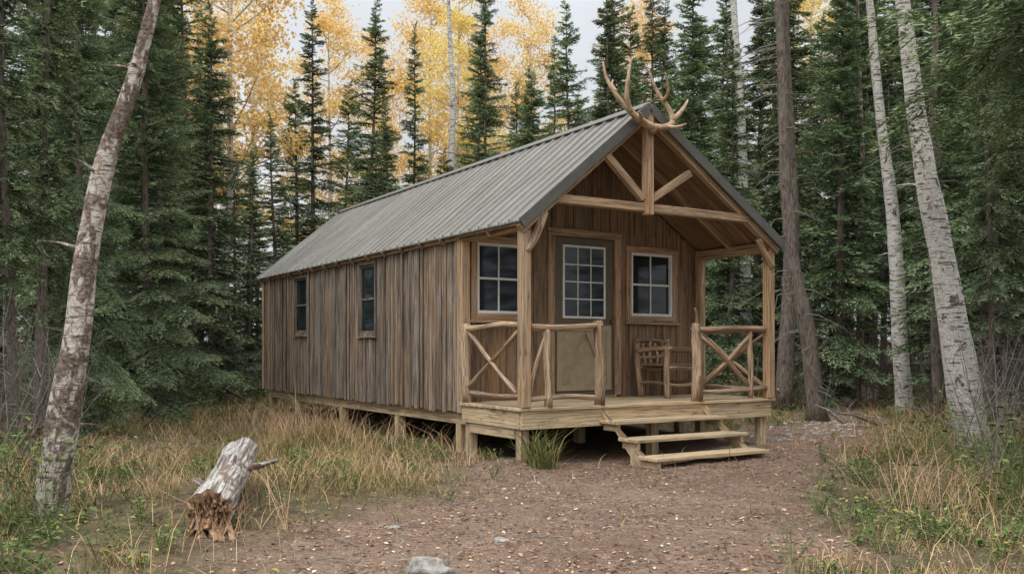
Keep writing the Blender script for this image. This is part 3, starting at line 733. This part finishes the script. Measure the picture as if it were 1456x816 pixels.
def forbs(name,n,accept,hs,ls,tint,mat,seed_y=(3.8,22),xr=(-10,11),nl=26,cap=1.0):
    x=NR.uniform(*xr,n*6); y=seed_y[0]+(seed_y[1]-seed_y[0])*NR.random(n*6)**1.2; k=accept(x,y); x=x[k][:n]; y=y[k][:n]; n=len(x)
    if n==0: return
    z=height(x,y); H=NR.uniform(*hs,n)
    cx=np.repeat(x,nl)+NR.normal(0,1,n*nl)*np.repeat(H,nl)*.4; cy=np.repeat(y,nl)+NR.normal(0,1,n*nl)*np.repeat(H,nl)*.4
    cz=np.repeat(z,nl)+np.repeat(H,nl)*NR.random(n*nl)**.7
    c=np.stack([cx,cy,cz],1); N=n*nl
    yaw=NR.uniform(0,6.283,N); d=np.stack([np.cos(yaw),np.sin(yaw),NR.uniform(-.4,.4,N)],1); s=np.stack([-np.sin(yaw),np.cos(yaw),NR.uniform(-.5,.5,N)],1)
    w=NR.uniform(*ls,(N,1)); V=np.stack([c-d*w,c+s*w*.5+[0,0,.004],c+d*w,c-s*w*.5+[0,0,.004]],1).reshape(-1,3); i0=np.arange(N)*4
    F=np.concatenate([np.stack([i0,i0+1,i0+2],1),np.stack([i0,i0+2,i0+3],1)])
    tt=np.minimum(np.repeat(tint(x,y),nl)+NR.normal(0,.08,N),cap)
    Vs=np.stack([np.stack([cx-.002,cy,cz],1),np.stack([cx+.002,cy,cz],1),np.stack([np.repeat(x,nl),np.repeat(y,nl),np.repeat(z,nl)],1)],1).reshape(-1,3)
    Fs=np.arange(len(Vs)).reshape(-1,3)+len(V)
    add_obj(name,tri_mesh(name,np.concatenate([V,Vs]),np.concatenate([F,Fs]),np.clip(np.concatenate([np.repeat(tt,4),np.full(len(Vs),.3)]),0,1),mat))
fa=lambda x,y:(NR.random(len(x))<(1-pathmask(x,y))*np.clip((vn(x*.6,y*.6,20)-.25)*2.4,.08,1))&~inside_cabin(x,y,.1)
forbs('undergrowth_plants',2100,fa,(.06,.24),(.010,.026),lambda x,y:np.clip(NR.normal(.36,.2,len(x)),0,1),M_forb,cap=.78)
fb=lambda x,y:(pathmask(x,y)<.3)&((y>17)|(np.abs(x)>.42*y+.6))&~inside_cabin(x,y,.3)
forbs('forest_edge_shrubs',700,fb,(.3,1.0),(.02,.045),lambda x,y:np.where(NR.random(len(x))<.35*(y>9),NR.uniform(.8,1,len(x)),NR.uniform(.0,.5,len(x))),M_forb,(4.5,30),(-16,18),70)
bl=[(-1.6,7.7,.55),(-3.1,5.4,.2),(-2.7,5.0,.3),(-3.4,5.8,.4),(2.6,7.2,.45),(3.3,8.6,.4),(2.9,6.2,.6),(-.5,9.9,.3),(3.9,9.7,.85),(-4.9,12.5,.9),(3.3,5.6,.35),(-2.3,9.0,.45),(4.4,8.4,.5)]
pa=np.array(bl)
dm2=lambda x,y:(x[:,None]-pa[None,:,0])**2+(y[:,None]-pa[None,:,1])**2
forbs('low_bushes',90,lambda x,y:np.min(dm2(x,y),axis=1)<.26**2,(.12,.32),(.012,.028),lambda x,y:pa[np.argmin(dm2(x,y),axis=1),2],M_forb,(4.8,12.8),(-5.2,4.6),50)
mb=MB(); c=0
while c<440:
    y=R.uniform(6,30); x=R.uniform(-.62*y,.62*y)
    if bool(inside_cabin(x,y,1.0)) or not (y>19 or abs(x)>.42*y+.8): continue
    z=hz(x,y); c+=1
    for k in range(5):
        yaw=R.uniform(0,6.28); p=Vector((x+R.uniform(-.2,.2),y+R.uniform(-.2,.2),z)); h=R.uniform(.5,1.7); pts=[p]
        for q in range(3): p=p+Vector((math.cos(yaw)*R.uniform(.05,.3),math.sin(yaw)*R.uniform(.05,.3),h/3)); pts.append(p)
        mb.tube(pts,[.009,.007,.005,.002],3,0,.5,False)
        for q in range(3):
            b0=pts[1].lerp(pts[3],R.random()); y2=R.uniform(0,6.28); mb.tube([b0,b0+Vector((math.cos(y2),math.sin(y2),R.uniform(0,1)))*.25],[.004,.002],3,0,.5,False)
mb.obj('bare_brush_thicket',M_twig,None,0,True)
mb=MB()
for k in range(110):
    y=R.uniform(14,26); x=R.choice((-1,1,1))*R.uniform(.36*y,.6*y)
    if k%4==0: y=R.uniform(20.5,25); x=R.uniform(-10,-4)
    if bool(inside_cabin(x,y,.5)): continue
    yaw=R.uniform(0,6.28); l_=R.uniform(.5,1.8); z=hz(x,y)+.03; p0=Vector((x,y,z)); p1=p0+Vector((math.cos(yaw)*l_,math.sin(yaw)*l_,R.uniform(0,.45)))
    r=R.uniform(.012,.035); mb.tube([p0,p0.lerp(p1,.5)+Vector((0,0,.05)),p1],[r,r*.8,r*.3],6,.2)
mb.obj('fallen_branches',M_twig,None,0,True)
mb=MB()
for k in range(900):
    y=3.9+10*R.random()**1.3; x=R.uniform(-5,5)
    if bool(inside_cabin(x,y)): continue
    yaw=R.uniform(0,6.28); l_=R.uniform(.03,.16)*(2.2 if R.random()<.06 else 1); z=hz(x,y)+.008; r=R.uniform(.0015,.004)
    d=Vector((math.cos(yaw),math.sin(yaw),0))*l_; p0=Vector((x,y,z)); mb.tube([p0-d,p0+Vector((R.uniform(-.01,.01),0,.006)),p0+d],[r,r,r*.6],3,0,None,False)
mb.obj('twig_litter',M_twig,None,0,True)

# leaf litter
n=90000; x=NR.uniform(-6,7,n); y=3.9+14*NR.random(n)**1.4; k=(NR.random(n)<.14+.86*pathmask(x,y)*np.clip((vn(x*2,y*2,30))*1.3,0,1)**1.2)&~inside_cabin(x,y); x=x[k];y=y[k];n=len(x)
c=np.stack([x,y,height(x,y)+NR.uniform(.004,.014,n)],1); yaw=NR.uniform(0,6.283,n); d=np.stack([np.cos(yaw),np.sin(yaw),NR.uniform(-.3,.3,n)],1); s=np.stack([-np.sin(yaw),np.cos(yaw),NR.uniform(-.3,.3,n)],1)
w=.005+.020*NR.random((n,1))**2.2; V=np.stack([c-d*w,c+s*w*.6+[0,0,.004],c+d*w,c-s*w*.6],1).reshape(-1,3); i0=np.arange(n)*4
F=np.concatenate([np.stack([i0,i0+1,i0+2],1),np.stack([i0,i0+2,i0+3],1)])
add_obj('leaf_litter',tri_mesh('leaf_litter',V,F,np.repeat(NR.random(n)**1.7,4),M_litter))
M_rock=NT('rock'); tc=M_rock.n('ShaderNodeTexCoord').outputs['Object']; f=M_rock.noise(tc,12,6,.75); M_rock.color(M_rock.mix(M_rock.ramp(f,[(.35,0.),(.65,1.)]),(.15,.14,.125),(.38,.36,.33))); M_rock.rough(.85); M_rock.bump(f,.8,.03); M_rock=M_rock.mat
def rockmesh(mb,c,r,fl=.55):
    c=Vector(c); n=16; sd=R.random()*40; rings=10; sx,sy=R.uniform(.9,1.3),R.uniform(.8,1.2); b=len(mb.V)
    for i in range(rings):
        ph=math.pi*(i+.35)/(rings-.3)
        for k in range(n):
            t=2*math.pi*k/n; v=Vector((math.sin(ph)*math.cos(t),math.sin(ph)*math.sin(t),math.cos(ph)))
            q=r*(1+.9*(float(vn(v.x*1.8+sd,v.y*1.8+v.z*1.5+sd))-.5)); mb.V.append(c+Vector((v.x*q*sx,v.y*q*sy,v.z*q*fl))); mb.T.append(.5)
    for i in range(rings-1):
        for k in range(n):
            mb.F.append((b+i*n+k,b+(i+1)*n+k,b+(i+1)*n+(k+1)%n,b+i*n+(k+1)%n)); mb.UV.append([(0,0)]*4); mb.M.append(0)
    mb.F.append(tuple(range(b,b+n))); mb.UV.append([(0,0)]*n); mb.M.append(0)
for px,py,r in ((606,808,.13),(712,762,.05),(560,745,.04)):
    d=1.25*1290/(py-497); x=PX(px,d); mb=MB(); rockmesh(mb,(0,0,0),r); o=mb.obj('rock',M_rock,None,0,True); o.location=(x,d,hz(x,d)+r*.05)
mb=MB()
for k in range(1300):
    if k<1050: y=R.uniform(4.2,12); x=R.uniform(-2,3.5); r=R.uniform(.005,.02)
    else: y=R.uniform(12.5,18); x=float(np.interp(y,PY,PC))+R.gauss(0,.5); r=R.uniform(.02,.07)
    if bool(inside_cabin(x,y)): continue
    c0=(x,y,hz(x,y)); rr=r; 
    b=len(mb.V); q=[Vector((R.uniform(.7,1)*rr*a,R.uniform(.7,1)*rr*b_,R.uniform(.5,.9)*rr*c_*.7))+Vector(c0) for a,b_,c_ in ((1,0,0),(0,1,0),(-1,0,0),(0,-1,0),(0,0,1),(0,0,-1))]
    mb.V+=q; mb.T+=[.5]*6
    for f_ in ((0,1,4),(1,2,4),(2,3,4),(3,0,4),(1,0,5),(2,1,5),(3,2,5),(0,3,5)): mb.F.append(tuple(b+i for i in f_)); mb.UV.append([(0,0)]*3); mb.M.append(0)
mb.obj('pebbles',M_rock)

# fallen log
m=NT('weathered_log'); tc=m.n('ShaderNodeTexCoord').outputs['Object']; uv=m.n('ShaderNodeUVMap').outputs[0]
a=m.noise(m.mapping(uv,(2.2,26,1)),1,5,.7,.5); b=m.noise(m.mapping(tc,(5,3,5)),1.4,6,.7,.6); a2=m.noise(m.mapping(uv,(1.2,75,1)),1,4,.7,.3)
c=m.mix(m.ramp(a,[(.40,0.),(.52,1.)]),(.12,.10,.085),(.48,.455,.425)); c=m.mix(m.ramp(a2,[(.38,.85),(.50,0.)]),c,(.13,.11,.095)); c=m.mix(m.ramp(b,[(.54,0.),(.60,.9)]),c,(.17,.115,.08)); m.color(c); m.rough(.85); m.bump(a,1,.04); M_fl=m.mat
m=NT('rotten_wood'); tc=m.n('ShaderNodeTexCoord').outputs['Object']; a=m.noise(tc,18,5,.7); m.color(m.mix(m.ramp(a,[(.35,0.),(.65,1.)]),(.07,.04,.028),(.42,.25,.145))); m.rough(.95); m.bump(a,1,.02); M_rot=m.mat
fl=bpy.data.objects.new('fallen_birch_log',None); COL.objects.link(fl)
p0=Vector((-1.99,6.0,hz(-1.99,6.0)+.15)); p1=Vector((-2.23,7.5,hz(-2.23,7.5)+.27)); fl.location=p0; dv=p1-p0; dn=dv.normalized()
ex=dn.cross(Vector((0,0,1))).normalized(); ez=ex.cross(dn)
mb=MB(); N=34; n=36; sd=3.3
for i in range(N+1):
    f=i/N
    for k in range(n):
        th=2*math.pi*k/n
        r=.150-.022*f
        r*=1+.10*(float(vn(math.cos(th)*1.1+f*3+sd,math.sin(th)*1.1+sd))-.5)*2
        cr=float(vn(k*.9+50,f*2.2+7)); r-= .022*max(0,(.38-cr))*2.5; r+=.008*(float(vn(k*.55+11,f*9+3))-.5)*2
        jag=(float(vn(k*.8+5,2.2))-.5)
        off=0
        if i<=2: off=-.16*jag*(1-i/3)-.02
        if i>=N-2: off=.14*(float(vn(k*.9+9,8.2))-.5)*(1-(N-i)/3)
        p=dv*f+dn*off+ex*math.cos(th)*r+ez*math.sin(th)*r
        mb.V.append(p); mb.T.append(.5)
for i in range(N):
    for k in range(n):
        k2=(k+1)%n; mb.F.append((i*n+k,i*n+k2,(i+1)*n+k2,(i+1)*n+k)); u0,u1=i/N*1.5,(i+1)/N*1.5; mb.UV.append([(u0,k/n*.94),(u0,(k+1)/n*.94),(u1,(k+1)/n*.94),(u1,k/n*.94)]); mb.M.append(0)
for i,dd,sg in ((0,.05,1),(N,-.05,-1)):
    c=len(mb.V); mb.V.append(dv*(i/N)+dn*dd); mb.T.append(.5)
    for k in range(n):
        k2=(k+1)%n; fc=(c,i*n+k2,i*n+k) if sg>0 else (c,i*n+k,i*n+k2); mb.F.append(fc); mb.UV.append([(0,0),(.1,.1),(.1,0)]); mb.M.append(1)
for a_,f,l_,rr in ((.15,.62,.24,.036),(2.9,.30,.10,.03),(1.2,.45,.07,.025)):
    q=ex*math.cos(a_)+ez*math.sin(a_); b_=dv*f+q*.10
    mb.tube([b_,b_+q*l_*.5+dn*.03,b_+q*l_+dn*.04+Vector((0,0,.02))],[rr,rr*.8,rr*.55],9,.35)
mb.obj('log_body',[M_fl,M_rot],fl,0,True)
mb=MB()
for k in range(130):
    an_=R.uniform(0,6.28); rr=.13*math.sqrt(R.random()); q=ex*math.cos(an_)*rr+ez*math.sin(an_)*rr+dn*.04; l_=R.uniform(.04,.12)*(1.6 if math.sin(an_)<-.2 else .8)
    mb.beam(q,q-dn*l_+Vector((R.uniform(-.03,.03),0,R.uniform(-.03,.01)-.3*l_)),R.uniform(.006,.026),R.uniform(.004,.014),up=(math.cos(k),0,math.sin(k)))
for k in range(14):
    q=ex*R.uniform(-.1,.12)-ez*.09; mb.beam(q,q+Vector((R.uniform(-.05,.16),-.12-R.uniform(0,.16),-.07)),R.uniform(.012,.04),.012,up=(R.uniform(-.4,.4),0,1))
mb.obj('broken_end',[M_rot],fl)

# ------------------------------------------------------------------ world, sun, camera
w=bpy.data.worlds.new('World'); scene.world=w; w.use_nodes=True; t=w.node_tree; bg=t.nodes['Background']
sky=t.nodes.new('ShaderNodeTexSky'); sky.sky_type='NISHITA'; sky.sun_disc=False; sky.sun_elevation=math.radians(52); sky.sun_rotation=math.radians(215)
sky.dust_density=3; sky.air_density=1.2
tcn=t.nodes.new('ShaderNodeTexCoord'); nz=t.nodes.new('ShaderNodeTexNoise'); nz.inputs['Scale'].default_value=3; nz.inputs['Detail'].default_value=4
t.links.new(tcn.outputs['Generated'],nz.inputs['Vector'])
rp=t.nodes.new('ShaderNodeValToRGB'); rp.color_ramp.elements[0].color=(.86,.87,.88,1); rp.color_ramp.elements[1].color=(1.08,1.08,1.08,1); rp.color_ramp.elements[0].position=.3; rp.color_ramp.elements[1].position=.7
t.links.new(nz.outputs['Fac'],rp.inputs[0])
sx=t.nodes.new('ShaderNodeSeparateXYZ'); t.links.new(tcn.outputs['Generated'],sx.inputs[0])
# overcast luminance: brighter towards the zenith
r2=t.nodes.new('ShaderNodeValToRGB'); e=r2.color_ramp.elements; e[0].position=0; e[0].color=(6.4,6.7,7.0,1); e[1].position=1; e[1].color=(31,31.2,31.4,1); q=e.new(.35); q.color=(7.8,8.1,8.4,1); q=e.new(.6); q.color=(18,18.2,18.4,1)
t.links.new(sx.outputs['Z'],r2.inputs[0])
ml=t.nodes.new('ShaderNodeMix'); ml.data_type='RGBA'; ml.blend_type='MULTIPLY'; ml.inputs[0].default_value=1; t.links.new(r2.outputs[0],ml.inputs[6]); t.links.new(rp.outputs[0],ml.inputs[7])
mx=t.nodes.new('ShaderNodeMix'); mx.data_type='RGBA'; mx.inputs[0].default_value=.9; t.links.new(sky.outputs[0],mx.inputs[6]); t.links.new(ml.outputs[2],mx.inputs[7])
t.links.new(mx.outputs[2],bg.inputs['Color']); bg.inputs['Strength'].default_value=.11
sl_=bpy.data.lights.new('sun','SUN'); sl_.energy=1.5; sl_.angle=math.radians(25); sl_.color=(1,.96,.9)
so=bpy.data.objects.new('sun',sl_); COL.objects.link(so)
az=math.radians(215); el=math.radians(52); dirv=Vector((math.sin(az)*math.cos(el),math.cos(az)*math.cos(el),math.sin(el)))
so.rotation_euler=dirv.to_track_quat('Z','Y').to_euler(); so.location=(-10,-10,20)
cam=bpy.data.cameras.new('camera'); co=bpy.data.objects.new('camera',cam); COL.objects.link(co); co.location=(0,0,1.25); co.rotation_euler=(math.radians(90),0,0)
cam.sensor_width=36; cam.lens=31.9; cam.shift_y=89/1456; cam.clip_end=600; cam.clip_start=.05
scene.camera=co
scene.view_settings.view_transform='Standard'; scene.view_settings.look='None'; scene.view_settings.exposure=0
